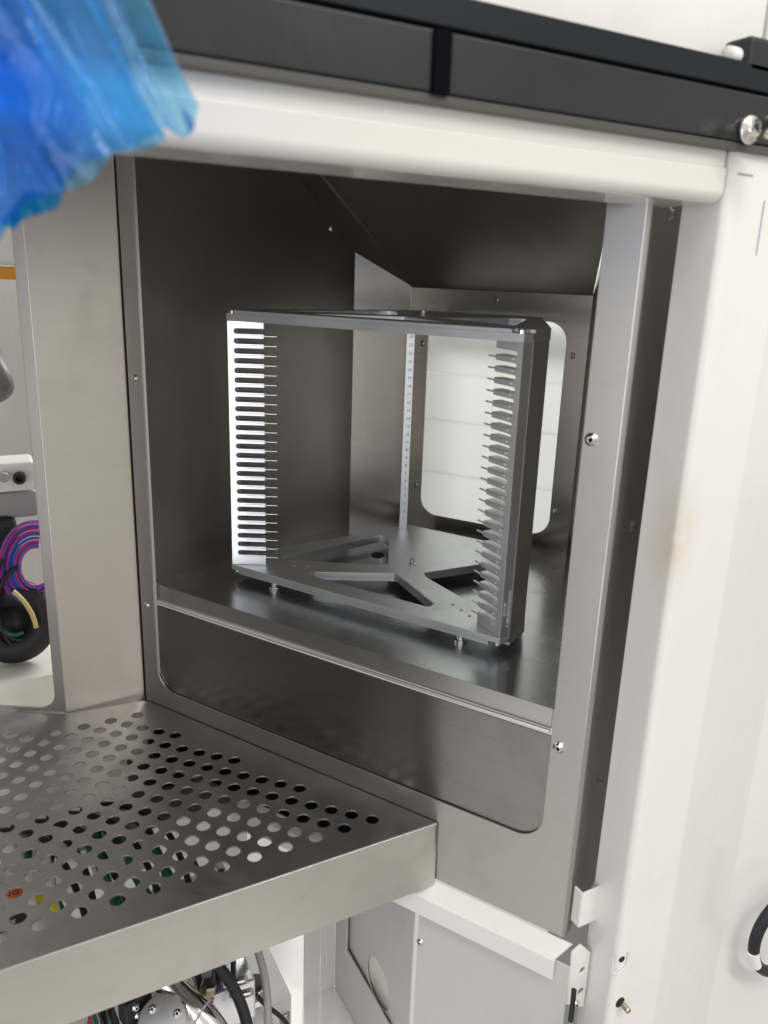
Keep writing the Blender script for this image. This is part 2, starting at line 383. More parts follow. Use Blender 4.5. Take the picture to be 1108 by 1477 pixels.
LB = (C3 - C2).length; tb = (C3 - C2).normalized(); nb = Vector((tb.y, -tb.x))
win = rounded([(0.0336, 1.1160), (0.2610, 1.1160), (0.2610, 1.4455), (0.0336, 1.4455)], [0.030, 0.030, 0.030, 0.030], 10)
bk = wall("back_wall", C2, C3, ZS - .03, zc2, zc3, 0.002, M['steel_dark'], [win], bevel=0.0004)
for s, z in ((0.1472, 1.4737), (0.2725, 1.3988), (0.2700, 1.1591), (0.0235, 1.4002), (0.0233, 1.1635)):
    q = C2 + tb * s; put_screw(bk, (q.x, q.y, z), (nb.x, nb.y, 0), SCREW_S)
wall("right_wall", C3, (0.628, 0.605), ZS - .03, zc3, 1.86, 0.002, M['steel'])
# a narrow folded seam where the left wall meets the panel
A1 = P0 + T * 0.0322 + N * 0.0035
wall("return_fold", P0 + T * 0.0295 + N * 0.0005, A1, ZS - .16, 1.86, 1.86, 0.001, M['steel'])
# sloping roof of the chamber (two folded sheets)
def p3(p, z): return (p[0], p[1], z)
RB = P0 + T * 0.64 + N * 0.01; RA = P0 + T * 0.02 + N * 0.01
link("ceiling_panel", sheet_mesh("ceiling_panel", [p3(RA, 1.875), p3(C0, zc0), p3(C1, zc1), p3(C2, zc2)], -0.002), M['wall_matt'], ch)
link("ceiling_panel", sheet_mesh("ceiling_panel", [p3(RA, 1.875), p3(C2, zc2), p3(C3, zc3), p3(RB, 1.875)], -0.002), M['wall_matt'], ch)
# shelf with a folded front lip
sh = [P0 + T * 0.030 + N * 0.0085, P0 + T * 0.6050 + N * 0.0085, Vector((0.615, 0.612)), C3 + Vector((0.004, 0)), C2, C1, C0 + Vector((0, .002))]
shelf = link("shelf", prism_mesh("shelf", [tuple(p) for p in sh], ZS - 0.002, ZS), M['shelf'], ch)
LF = frame(pan(0, 0.0065, 0), (T.x, T.y, 0), UP)
lip = plate("shelf_lip", rounded([(0.0305, ZS - .0225), (0.6035, ZS - .0225), (0.6035, ZS + .0005), (0.0305, ZS + .0005)], 0.0008), [], 0.002, LF, M['lip'], shelf, 0.0004)
link("lip_hem", tube_mesh("lip_hem", [tuple(pan(0.0312, 0.0036, ZS - .0238)), tuple(pan(0.6035, 0.0036, ZS - .0238))], 0.0022, 4, False), M['hem_edge'], lip)
# recessed cover below the shelf
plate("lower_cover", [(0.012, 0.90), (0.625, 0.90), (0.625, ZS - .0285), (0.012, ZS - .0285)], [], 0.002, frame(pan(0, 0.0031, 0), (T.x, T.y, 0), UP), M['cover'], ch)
# white drip ledge under the panel
bm = bmesh.new()
prof = [(0.0, 0.8190), (-0.017, 0.8065), (-0.0185, 0.8045), (-0.0188, 0.7800)]
ss = [0.18, 0.6415]
prof_in = [(o + 0.0016, z - 0.0012) for o, z in prof[:3]] + [(prof[3][0] + .0016, prof[3][1])]
loops = []
for s in ss:
    loops.append([bm.verts.new(pan(s + (0.012 if (i == 0 or i == 7) and s > .5 else 0), o, z)) for i, (o, z) in enumerate(prof + prof_in[::-1])])
n = len(loops[0])
for i in range(n): bm.faces.new((loops[0][i], loops[0][(i + 1) % n], loops[1][(i + 1) % n], loops[1][i]))
bm.faces.new(loops[1]); bm.faces.new(loops[0][::-1])
link("drip_ledge", bm_mesh("drip_ledge", bm), M['white'], ch)

# ------------------------------------------------------------------ cabinet frame: beam, corner post, lower sheets
YF = 0.4676
cab = thing("equipment_cabinet", "white powder coated cabinet frame with a rounded cross beam and folded corner post", "cabinet", (0.3, 0.6, 0.55))
def xprism_mesh(name, prof, x0, x1, endr=0.0):
    """profile in (y,z) swept along x, the right end eased in"""
    bm = bmesh.new(); n = len(prof); secs = [(x0, 0)]
    if endr:
        for k in range(7):
            a = pi / 2 * k / 6; secs.append((x1 - endr + endr * sin(a), endr * (1 - cos(a))))
    else: secs.append((x1, 0))
    cy = sum(p[0] for p in prof) / n
    L = []
    zt = max(p[1] for p in prof)
    for x, ins in secs:
        row = []
        for (y, z) in prof:
            yy = y + ins * .6 if y < cy else y
            zz = z + ins if z < zt - .02 else z
            row.append(bm.verts.new((x, yy, zz)))
        L.append(row)
    for a, b in zip(L, L[1:]):
        for i in range(n): bm.faces.new((a[i], a[(i + 1) % n], b[(i + 1) % n], b[i]))
    bm.faces.new(L[0][::-1]); bm.faces.new(L[-1])
    me = bm_mesh(name, bm)
    return me
beam_prof = rounded([(YF + .0022, 1.604), (YF + .0022, 1.5915), (YF, 1.5895), (YF, 1.5645), (YF + .062, 1.5645), (YF + .062, 1.604)], [0.0005, 0.0012, 0.0012, 0.0095, 0.004, 0.001], 8, 0.0003)  # upper step added, draws the rail's reflected edge in the shape
bo = link("cross_beam", xprism_mesh("cross_beam", beam_prof, -0.70, 0.5490, 0.0045), M['cream'], cab)
for p in bo.data.polygons: p.use_smooth = len(p.vertices) == 4
post = rounded([(0.5517, 0.5115), (0.5517, YF), (0.6252, YF), (0.7880, YF + .043), (0.93, YF + .043), (0.93, 0.5115)], [0.0, 0.007, 0.008, 0.010, 0, 0], 8, 0.0004)
po = link("corner_post", prism_mesh("corner_post", post, 0.0, 1.603), M['post'], cab)
for p in po.data.polygons: p.use_smooth = len(p.vertices) == 4
po.data.set_sharp_from_angle(angle=radians(32)); bo.data.set_sharp_from_angle(angle=radians(32))
# post details
link("seam", boxes_mesh("seam", [(0.5690, YF - .0002, 1.5874, .018, .0006, .0013)]), M['grey_plastic'], po)
link("slit", boxes_mesh("slit", [(0.5960, YF - .0002, 1.549, .0011, .0006, .042)]), mat("lilac_pencil", (0.40, 0.34, 0.46), 0, .6), po)
tabf = frame((0.5551, YF - .0008, 0.8158), (1, 0, 0), UP)
u_out = [(-.011, .010)] + [(.011 * cos(a), .011 * sin(a) - .002) for a in [pi + pi * k / 12 for k in range(13)]] + [(.011, .010)]
link("punched_tab_edge", tube_mesh("punched_tab_edge", [tuple(tabf @ Vector((a, b, 0.0004))) for a, b in u_out], 0.0008, 1, False), M['white'], po)
link("tab_hole", lathe_mesh("tab_hole", [(0, .0002), (.0036, .0002), (.0038, -.001), (0, -.001)], 18), M['hole'], po, axis_m((0.5590, YF - .0002, 0.8180), (0, -1, 0)))
link("stud_hole", lathe_mesh("stud_hole", [(0, .0002), (.0062, .0002), (.0064, -.001), (0, -.001)], 18), M['hole'], po, axis_m((0.5655, YF - .0002, 0.7570), (0, -1, 0)))
link("stud", lathe_mesh("stud", [(0, 0), (.0034, 0), (.0034, .010), (.0028, .0112), (.0022, .0112), (.0018, .0095), (0, .0095)], 14), M['brass'], po, axis_m((0.5680, YF - .0002, 0.7545), (0.0, -1, 0)))
# small hinge brackets behind the post
def bracket(pts, z0, z1, name):
    return link(name, prism_mesh(name, pts, z0, z1), M['white'], cab)
hb = boxes_mesh("hinge_bracket", [(0.540, .5045, .8630, .024, .0022, .044), (0.5285, .510, .8630, .0022, .012, .044)], 0.0006)
link("hinge_bracket", hb, M['white'], cab)
hb2 = plate_mesh("hinge_plate", rounded([(0.521, 0.742), (0.549, 0.724), (0.549, 0.800), (0.533, 0.818), (0.521, 0.812)], [.002, 0, 0, .003, .004]), [circle(0.540, 0.780, 0.0040, 14), circle(0.5415, 0.750, 0.0045, 14)], 0.002, frame((0, 0.502, 0), (1, 0, 0), UP), 0.0003)
hp = link("hinge_plate", hb2, M['white'], cab)
link("screw", SCREW_S, None, hp, axis_m((0.536, .502, .735), (0, -1, 0)))
# lower compartment: floor, back sheet, side sheets
ZF = 0.465
link("compartment_floor", boxes_mesh("compartment_floor", [(-0.14, 0.66, ZF - .002, 1.12, 0.90, .004)], 0.0), M['white'], cab)
link("compartment_back", boxes_mesh("compartment_back", [(-0.17, 1.112, 0.677, 1.06, 0.003, .42)]), M['white'], cab)
rs = link("rear_strip", boxes_mesh("rear_strip", [(0.4032, 0.8685, 0.68, .0225, .003, .43), (0.378, 0.8695, 0.68, .026, .003, .43)], 0.0005), M['white'], cab)
XC = 0.415
CF = frame((XC, 0, 0), (0, -1, 0), UP)       # x' = -y ; looks to -x
def yz(y, z): return (-y, z)
plate("side_sheet", [yz(0.868, 0.467), yz(0.62, 0.467), yz(0.62, 0.485), yz(0.703, 0.5607), yz(0.830, 0.567), yz(0.832, 0.815), yz(0.868, 0.815)], [], 0.002, CF, M['grey_paint'], cab, 0.0004)
CF2 = frame((XC + .006, 0, 0), (0, -1, 0), UP)
plate("side_sheet", [yz(0.868, 0.44), yz(0.664, 0.44), yz(0.664, 0.812), yz(0.868, 0.812)], [circle(-0.745, 0.585, 0.034, 28)], 0.002, CF2, M['grey_paint'], cab)
plate("side_sheet_lining", [yz(0.865, 0.44), yz(0.69, 0.44), yz(0.69, 0.80), yz(0.865, 0.80)], [], 0.002, frame((XC + .0095, 0, 0), (0, -1, 0), UP), M['cream'], cab)
fs = plate("front_sheet", [(0.4735, 0.40), (0.6570, 0.40), (0.6570, 0.8010), (0.4735, 0.8010)], [], 0.002, frame(pan(0, -0.0132, 0), (T.x, T.y, 0), UP), M['grey_paint'], cab, 0.0005)
put_screw(fs, pan(0.4770, -0.0132, 0.7350), (-N.x, -N.y, 0), SCREW_S)
# inner side, unseen roof and unseen left side, added to shape reflected light
link("cabinet_inner_side", boxes_mesh("cabinet_inner_side", [(0.825, 0.685, 0.95, .004, .34, 1.85)]), M['grey_paint'], cab)
link("unseen_shade_roof", boxes_mesh("unseen_shade_roof", [(-0.10, 0.80, 1.895, 1.50, 0.66, .004)]), M['dark_panel'], cab)
link("unseen_shade_side", boxes_mesh("unseen_shade_side", [(-0.86, 0.95, 1.15, .004, 1.0, 1.5)]), M['dark_panel'], cab)

# ------------------------------------------------------------------ black sliding door rail on the front
door = thing("door_rail", "black anodised double rail across the top of the white beam", "door rail", (0.1, 0.47, 1.604))
YR = YF - 0.006
link("lower_rail", boxes_mesh("lower_rail", [(0.13, YR + .026, 1.6258, 1.68, .052, .0338)], 0.0012), M['black_trim'], door)
link("rail_foot", boxes_mesh("rail_foot", [(0.13, YR + .025, 1.6055, 1.68, .0485, .0056)], 0.0006), mat("brown_black_foot", (0.075, 0.068, 0.062), 0, 0.38), door)
link("rail_groove", boxes_mesh("rail_groove", [(0.13, YR + .030, 1.6440, 1.68, .046, .0026)]), M['rubber'], door)
link("upper_rail", boxes_mesh("upper_rail", [(0.13, YR + .028, 1.6545, 1.68, .054, .0180)], 0.0010), M['upper_trim'], door)
link("rail_joint", boxes_mesh("rail_joint", [(0.2797, YR - .0010, 1.6254, .0125, .004, .0352)], 0.0010), M['gap'], door)
hk = link("handle_standoff", lathe_mesh("handle_standoff", [(0, 0), (.0105, 0), (.0105, .0035), (.0090, .0048), (.0058, .0055), (.0052, .016), (.0075, .0185), (.0095, .020), (.0095, .034), (.0080, .036), (0, .036)], 24), M['chrome'], door, axis_m((0.5560, YR, 1.6175), (0, -1, 0)), True)
link("bumper", boxes_mesh("bumper", [(0.5710, YR + .014, 1.6690, .046, .026, .0262)], 0.004), M['rubber'], door)
link("bumper_cap", lathe_mesh("bumper_cap", [(0, 0), (.0055, 0), (.0062, .003), (.0062, .012), (0, .012)], 18), M['paper'], door, axis_m((0.5490, YR + .012, 1.6688), (-1, 0, 0)), True)
# white upper body of the machine above the rail
up = link("upper_panel", boxes_mesh("upper_panel", [(-0.06, YF + .034, 1.93, 1.32, .012, .52), (0.775, YF + .034, 1.93, .34, .012, .52)], 0.002), M['white'])
top(up, "glossy white upper door panel rising above the black rail", "panel")

# ------------------------------------------------------------------ wall panel between the two bays, and the left bay's panel
wp = link("pillar_panel", boxes_mesh("pillar_panel", [(0.14425, 1.0790, 1.36, .1075, .003, 0.99)], 0.0006), M['pillar'])
link("gap_backing", boxes_mesh("gap_backing", [(0.1945, 1.0865, 1.36, .016, .008, 1.02)], 0.001), M['rubber'], ch)  # black backing strip added to keep the gap dark
wp.rotation_euler = (0, 0, 0)
top(wp, "flat beige grey steel wall panel between the left bay and the chamber", "wall panel")
DA = radians(150); dd = Vector((cos(DA), sin(DA)))
QF = frame((0.0905, 1.0795, 0), (-dd.x, -dd.y, 0), UP)        # x runs back towards the pillar
bay = plate("opening_surround", [(-0.60, 0.890), (0.0, 0.890), (0.0, 1.87), (-0.60, 1.87)], [rounded([(-0.58, 0.906), (-0.0142, 0.906), (-0.0142, 1.86), (-0.58, 1.86)], 0.022, 8)], 0.0025, QF, M['steel'], None, 0.0006)
top(bay, "grey steel panel edge framing the rounded opening of the left bay", "panel")

# ------------------------------------------------------------------ the perforated tray
tray = thing("perforated_tray", "stainless steel tray with a staggered grid of round drain holes", "tray", (0.12, 0.85, 0.8155))
holes = []
for i in range(-48, 14):
    for j in range(-17, 4):
        if (i + j) % 2: continue
        x = 0.1782 + i * 0.01775; y = 0.9945 + j * 0.01797
        dist = (Vector((x, y)) - P0).dot(N)
        if dist > -0.036 or (y > 1.040 and x > 0.05) or x < -0.66: continue
        if dist > -0.046 and j > 0 and i > 0: continue
        holes.append(circle(x, y, 0.0079, 20))
E0 = P0 + T * 0.4845 - N * 0.0015
tr_out = rounded([(-0.70, 0.6455), (E0.x, 0.6520), tuple(P0 + T * 0.004 - N * .0015), (0.0905, 1.0745), (0.03, 1.112), (-0.70, 1.125)], [0.0, 0.0012, 0.022, 0.004, 0, 0], 6)
tp = plate("tray_top", tr_out, holes, 0.0020, frame((0, 0, 0.9), (1, 0, 0), (0, 1, 0)), M['tray'], tray, 0.0003)
# folded front hem with a rolled top edge
hem = rounded([(0.6455, 0.8995), (0.6425, 0.8155), (0.6445, 0.8155), (0.6475, 0.8975)], [0.0025, 0, 0, 0], 5)
bm = bmesh.new(); hl = []
for x, dy in ((-0.70, 0.0), (E0.x - .0002, 0.0062)):
    hl.append([bm.verts.new((x, y + dy, z)) for y, z in hem])
n = len(hem)
for i in range(n): bm.faces.new((hl[0][i], hl[0][(i + 1) % n], hl[1][(i + 1) % n], hl[1][i]))
bm.faces.new(hl[1]); bm.faces.new(hl[0][::-1])
link("front_hem", bm_mesh("front_hem", bm), M['hem'], tray)
E1 = E0 - N * 0.0004
link("side_hem", sheet_mesh("side_hem", [p3(E1, .816), p3(P0 - N * .0019, .816), p3(P0 - N * .0019, .8975), p3(E1, .8975)], 0.0015), M['cover'], tray)  # dark steel puts the shade under the tray into its colour

link("hem_shade_strip", sheet_mesh("hem_shade_strip", [p3(E1 - N * .0036 - T * .004, .818), p3(P0 - N * .0055 + T * .01, .818), p3(P0 - N * .0055 + T * .01, .8965), p3(E1 - N * .0036 - T * .004, .8965)], 0.0015), M['gap'], tray)  # black strip added inside the hem for the shade seen through holes

# ------------------------------------------------------------------ the storage rack
MID = Vector((0.421, 0.8503)); e1 = Vector((0.866, 0.5)); e2 = Vector((0.5, -0.866))
RK = frame((MID.x, MID.y, 0), (e2.x, e2.y, 0), (e1.x, e1.y, 0))   # x=b along front, y=a to the back, z up
rack = thing("storage_rack", "milled aluminium 25 slot rack of two comb posts between pierced plates", "rack", (MID.x + .13, MID.y + .07, ZS))
ZB, ZT = 1.106, 1.4405
base_out = [(-.205, 0), (.205, 0), (.212, .0088), (.212, .058), (.100, .318), (-.100, .318), (-.212, .058), (-.212, .0088)]
cut = [(-.205, 0.013), (-.191, 0.013), (-.191, 0), (.191, 0), (.191, .013), (.205, .013), (.212, .0130), (.212, .058), (.100, .318), (-.100, .318), (-.212, .058), (-.212, .013)]
pk = [rounded([(-.1700, .0560), (-.1082, .2455), (-.0873, .2306), (-.0290, .1340), (-.040, .122)], [.006, .006, .006, .006, .006]),
      rounded([(-.0945, .0320), (.0945, .0320), (.0945, .0450), (.0030, .1065), (-.0030, .1065), (-.0945, .0450)], [.006] * 6),
      rounded([(.1700, .0560), (.1082, .2455), (.0873, .2306), (.0290, .1340), (.040, .122)], [.006, .006, .006, .006, .006])]
def hole_list(extra): return pk + extra
dots = [circle(b, a, .0021, 10) for b, a in ((.115, .0573), (.1315, .0478), (.148, .0375), (-.115, .0573), (-.1315, .0478), (-.148, .0375))]
def layered(name, zlo, zhi, notch_low):
    """two-layer plate: one layer carries corner counterbores"""
    h = (zhi - zlo) / 2
    lo, hi = (cut, base_out) if notch_low else (base_out, cut)
    tall = .0045
    zm = zlo + tall if notch_low else zhi - tall
    a = plate_mesh(name, lo, pk + dots, zm - zlo, RK @ Matrix.Translation((0, 0, zm)), 0.0)
    b = plate_mesh(name, hi, pk + dots, zhi - zm, RK @ Matrix.Translation((0, 0, zhi)), 0.0005)
    bm = bmesh.new(); bm.from_mesh(a); bm.from_mesh(b); me = bpy.data.meshes.new(name); bm.to_mesh(me); bm.free()
    return link(name, me, M['alu'], rack)
bp = layered("base_plate", ZB - .0115, ZB, True)
tp2 = layered("top_plate", ZT, ZT + .0132, False)
BOLT = lathe_mesh("bolt", [(0, 0), (.0050, 0), (.0050, .0036), (.0044, .0042), (.0027, .0042), (.0025, .0018), (0, .0018)], 16)
BOLT.materials.append(M['chrome'])
for b in (-.200, .200):
    link("bolt", BOLT, None, tp2, RK @ Matrix.Translation((b, .0062, ZT + .0087)))
    link("bolt", BOLT, None, bp, RK @ Matrix.Translation((b, .0062, ZB - .0070)) @ Matrix.Rotation(pi, 4, 'X'))
PEG = lathe_mesh("locating_peg", [(0, 0), (.0052, 0), (.0052, .0018), (.0034, .0024), (.0034, .0075), (.0028, .0085), (0, .0085)], 16); PEG.materials.append(M['chrome'])
link("locating_peg", PEG, None, bp, RK @ Matrix.Translation((-.0005, .1538, ZB)))
link("locating_peg", PEG, None, tp2, RK @ Matrix.Translation((-.0005, .1538, ZT + .0132)))
FOOT = lathe_mesh("foot", [(0, 0), (.0072, 0), (.0078, .0008), (.0078, .0032), (.0048, .0038), (.0048, .0116), (0, .0116)], 18); FOOT.materials.append(M['chrome'])
for p in FOOT.polygons: p.use_smooth = False
for b, a in ((-.137, .011), (.150, .011), (-.07, .29), (.07, .29)):
    link("foot", FOOT, None, rack, RK @ Matrix.Translation((b, a, ZS)))
# comb posts
zk = [1.4277 - 0.01265 * k for k in range(25)]
def comb_outline(L, root):
    o = [(0, ZB), (L, ZB)]
    for z in reversed(zk):
        o += [(L, z - .0031)]
        for k in range(7):
            a = -pi / 2 - pi * k / 6
            o.append((root + .0031 + .0031 * cos(a), z + .0031 * sin(a)))
        o += [(L, z + .0031)]
    # small lead-in on each finger's upper tip
    o += [(L, ZT), (0, ZT)]
    return o
def comb(side):
    # side -1 left, +1 right; comb runs inwards at 32 deg to the rack front
    ang = radians(-28.0) if side < 0 else radians(89.0)
    dirn = Vector((cos(ang), sin(ang), 0)); org = Vector((MID.x + e2.x * side * .2045, MID.y + e2.y * side * .2045, 0))
    th = 0.0132
    if side < 0: F = frame(org, dirn, (0, 0, 1))                  # z' = dirn x up : faces viewer
    else: F = frame(org, -dirn, (0, 0, 1))
    L = 0.0477
    out = comb_outline(L, .0088)
    if side > 0: out = [(-u, v) for u, v in out][::-1]
    p = link("comb_post", plate_mesh("comb_post", out, [], th, F, 0.0007), M['alu_rough'] if side < 0 else M['alu'], rack)
    # side fin that carries the comb
    fa = [Vector((e2.x * side * b + e1.x * a + MID.x, e2.y * side * b + e1.y * a + MID.y)) for b, a in ((.2120, .0112), (.2120, .0560 if side > 0 else .020), (.2040, .0560 if side > 0 else .020), (.2060, .0140))]
    link("side_fin", prism_mesh("side_fin", [tuple(q) for q in fa], ZB, ZT), M['fin'] if side > 0 else M['alu'], p)
    # thin ledges that carry the wafers
    sgn = 1 if side < 0 else -1
    ext = .0165 if side < 0 else .0115
    lm = boxes_mesh("wafer_ledge", [(0, 0, 0, .0440, .0016, .0009 if side < 0 else .0017)])
    lm.materials.append(M['alu'])
    for z in zk:
        zz = z - .0058
        c = F @ Vector((sgn * (L + ext - .0220), zz, .0003))
        link("wafer_ledge", lm, None, p, Matrix.Translation(c) @ Matrix.Rotation(ang, 4, 'Z'))
    return p, F, dirn
cl, _, _ = comb(-1)
cr, FR, dR = comb(1)
# engraved marking on the end face of the right comb post
th = .0112
endx = Vector((sin(radians(89.0)), -cos(radians(89.0)), 0))       # along the thickness
orgR = Vector((MID.x + e2.x * .2045, MID.y + e2.y * .2045, 0))
tcen = orgR + endx * (.0070) - dR * .00012 + Vector((0, 0, 1.1415))
TF = frame(tcen, (0, 0, -1), endx)
link("engraving", text_mesh("engraving", [("753-030106-002 REV 5", 0, .0026), ("AY-2122", 0, -.0030)], TF, .0049), M['etch'], cr)
# slim numbered strip at the back
ns_o = RK @ Vector((-.0985, .2925, 0))
nsd = Vector((e2.x, e2.y, 0)).lerp(Vector((e1.x, e1.y, 0)), .0)
va = radians(-32); nsx = Vector((cos(va), sin(va), 0))
NF = frame(ns_o, nsx, UP)
ns = plate("number_strip", rounded([(-.0062, ZB), (.0062, ZB), (.0062, ZT), (-.0062, ZT)], .0004), [], 0.004, NF, M['alu_rough'], rack, 0.0003)
link("numerals", text_mesh("numerals", [(str(25 - k), .0008, z - .0005) for k, z in enumerate(zk)], NF @ Matrix.Translation((0, 0, .0002)), .0062), M['ink'], ns)
# grommet on the shelf seen through the rear left pocket
g = link("grommet", lathe_mesh("grommet", [(0, .0008), (.0070, .0008), (.0078, .0022), (.0094, .0020), (.0100, 0)], 24), M['rubber'], None, Matrix.Translation((0.5569, 1.0389, ZS)), True)
g['label'] = "black rubber grommet ring set in the shelf below the rack"; g['category'] = "grommet"

# ------------------------------------------------------------------ pale cover beyond the back window
cov = thing("outer_cover", "pale translucent white ribbed cover seen through the back window", "cover", (0.85, 1.15, 0.7))
OC = C2 - nb * 0.16
OF = frame((OC.x, OC.y, 0), (tb.x, tb.y, 0), UP)
for za, zb in ((0.70, 1.1485), (1.1492, 1.2488), (1.2495, 1.3340), (1.3352, 1.75)):
    plate("cover_sheet", [(-0.22, za), (0.40, za), (0.40, zb), (-0.22, zb)], [], 0.003, OF, M['opal'], cov)
for x, z, sx, sz in ((0.09, 1.45, .62, .05), (-.050, 1.22, .040, 1.0)):  # bars added behind the cover to shade bands into it
    link("cover_shade_bar", boxes_mesh("cover_shade_bar", [(x, z, -.065, sx, sz, .002)], 0, OF), M['opal'], cov)

# ------------------------------------------------------------------ blue protective film hanging in front
TOPL = [(-0.16, 1.70), (-0.10, 1.70), (-0.04, 1.70), (0.01, 1.70), (0.033, 1.70)]
BOTL = [(-0.05, 1.480), (-0.01, 1.500), (0.022, 1.518), (0.0423, 1.528), (0.0651, 1.5417), (0.0824, 1.5492), (0.0922, 1.5560), (0.1012, 1.5614)]
def samp(L, t):
    f = t * (len(L) - 1); i = min(int(f), len(L) - 2); u = f - i
    return (L[i][0] * (1 - u) + L[i + 1][0] * u, L[i][1] * (1 - u) + L[i + 1][1] * u)
def film(y0, seed, sc, drop):
    rnd = random.Random(seed); ph = [rnd.uniform(0, 6.28) for _ in range(6)]
    bm = bmesh.new(); NU, NV = 90, 40; g = []
    for i in range(NU + 1):
        s = i / NU; a = samp(TOPL, s * sc); b = samp(BOTL, s * sc); row = []
        for j in range(NV + 1):
            t = j / NV
            x = a[0] * (1 - t) + b[0] * t; z = a[1] * (1 - t) + (b[1] + drop * sin(9 * s + seed) + .004 * sin(23 * s + 2 * seed) * sin(5 * s)) * t
            amp = .002 + .008 * t
            y = y0 + amp * (sin(13 * s + ph[0] + 1.1 * t) * .5 + sin(29 * s + ph[1] - 2.2 * t) * .26 + sin(58 * s + ph[2] + 4 * t) * .14 + sin(97 * s - 9 * t + ph[4]) * .06 + .10 * sin(23 * t + 17 * s + ph[5]) * sin(11 * s + 5 * t)) + .004 * sin(7 * t + ph[3] + 5 * s)
            row.append(bm.verts.new((x + .002 * sin(31 * s + 5 * t), y, z)))
        g.append(row)
    for i in range(NU):
        for j in range(NV): bm.faces.new((g[i][j], g[i + 1][j], g[i + 1][j + 1], g[i][j + 1]))
    me = bm_mesh("film_layer", bm)
    for p in me.polygons: p.use_smooth = True
    return me
fm = thing("plastic_film", "crumpled translucent blue protective film hanging over the beam's left end", "plastic film", (0.02, 0.36, 1.66))
link("film_layer", film(0.352, 3, 1.0, .000), M['film_pale'], fm)
link("film_layer", film(0.366, 8, 0.86, .004), M['film'], fm)
link("film_layer", film(0.380, 15, 0.62, -.006), M['film'], fm)

# ------------------------------------------------------------------ things inside the left bay (out of focus)
GR = "parts inside the left bay"
o = link("control_box", boxes_mesh("control_box", [(0.055, 1.40, 1.60, .16, .10, .20)], .006), M['white']); top(o, "white box high in the left bay above the orange bar", "box")
o = link("orange_bar", boxes_mesh("orange_bar", [(0.055, 1.38, 1.488, .16, .05, .018)], .003), M['orange']); top(o, "orange horizontal bar under the white box in the left bay", "bar")
o = link("robot_arm", tube_mesh("robot_arm", [(0.03, 1.36, 1.47), (0.045, 1.35, 1.44), (0.045, 1.35, 1.40), (0.048, 1.34, 1.36), (0.062, 1.33, 1.335), (0.064, 1.33, 1.318), (0.03, 1.34, 1.312)], .020, 4), mat("slate_plastic", (0.15, 0.15, 0.16), 0, .4)); top(o, "grey rounded robot arm hanging in the left bay", "arm")
o = link("bay_back_panel", boxes_mesh("bay_back_panel", [(0.02, 1.62, 1.25, .36, .01, 1.2)]), M['cream']); top(o, "cream back panel behind the parts in the left bay", "panel")
bx = thing("valve_block", "white valve block with a black port in the left bay", "valve block", (0.05, 1.30, 1.16))
link("body", boxes_mesh("body", [(0.040, 1.31, 1.195, .11, .06, .045)], .005), M['white'], bx)
link("port", lathe_mesh("port", [(0, 0), (.009, 0), (.009, .012), (.005, .012), (.004, .004), (0, .004)], 16), M['rubber'], bx, axis_m((0.072, 1.28, 1.195), (-.1, -1, 0)))
link("fitting", lathe_mesh("fitting", [(0, 0), (.007, 0), (.007, .016), (0, .016)], 16), M['grey_plastic'], bx, axis_m((0.052, 1.28, 1.199), (-.1, -1, 0)))
o = link("grey_bracket", boxes_mesh("grey_bracket", [(0.035, 1.33, 1.145, .12, .05, .042)], .004), M['grey_plastic']); top(o, "dull grey bracket between the valve block and the cable loop", "bracket")
def ring_pts(cx, cy, cz, rx, rz, a0, a1, n=14, dy=.0):
    return [(cx + rx * cos(a0 + (a1 - a0) * k / n), cy + dy * k, cz + rz * sin(a0 + (a1 - a0) * k / n)) for k in range(n + 1)]
cb = thing("cable_loop", "looped bundle of pink and blue cables in the left bay", "cables", (0.07, 1.27, 1.0))
k = 0
for i in range(20):
    mm = [M['pink'], M['blue'], M['pink'], M['blue'], M['indigo'], M['pink']][i % 6]
    rr = .024 + .0016 * i + random.uniform(-.001, .001)
    link("cable", tube_mesh("cable", ring_pts(0.082, 1.27 + random.uniform(-.006, .006), 1.055, rr * .95, rr * 1.35, 1.3, 5.2), .0018, 1), mm, cb)
for i, (mm, dx) in enumerate(((M['green'], 0), (M['rubber'], .006), (M['rubber'], -.004), (M['rubber'], .012))):
    link("cable", tube_mesh("cable", ring_pts(0.045 + dx, 1.26, 1.02 - .01 * i, .035, .07, 2.2 - .2 * i, 5.0 + .25 * i), .0035, 2), mm, cb)
o = link("yellow_cable", tube_mesh("yellow_cable", [(0.046, 1.250, 1.026), (0.056, 1.245, 1.016), (0.066, 1.24, .998), (0.071, 1.24, .980), (0.072, 1.24, .966)], .0036, 3), mat("pale_yellow_insulation", (0.62, 0.50, 0.20), 0, .45)); top(o, "pale yellow cable curving below the pink and blue loop", "cable")
o = link("black_hub", lathe_mesh("black_hub", [(0, .010), (.022, .010), (.026, .024), (.040, .030), (.055, .030), (.066, .022), (.066, .006), (.062, 0), (0, 0)], 36), M['rubber'], None, axis_m((0.045, 1.29, .965), (-.25, -1, .15)), True)
o['label'] = "black round hub with a sunken centre below the cable loop"; o['category'] = "hub"
o = link("black_casing", boxes_mesh("black_casing", [(0.020, 1.31, 1.065, .085, .05, .13)], .012), M['rubber']); top(o, "black casing behind the cable loop in the left bay", "casing")
o = link("foot_block", boxes_mesh("foot_block", [(0.03, 1.27, .868, .14, .12, .06)], .008), M['cream']); top(o, "cream base block at the foot of the left bay", "block")

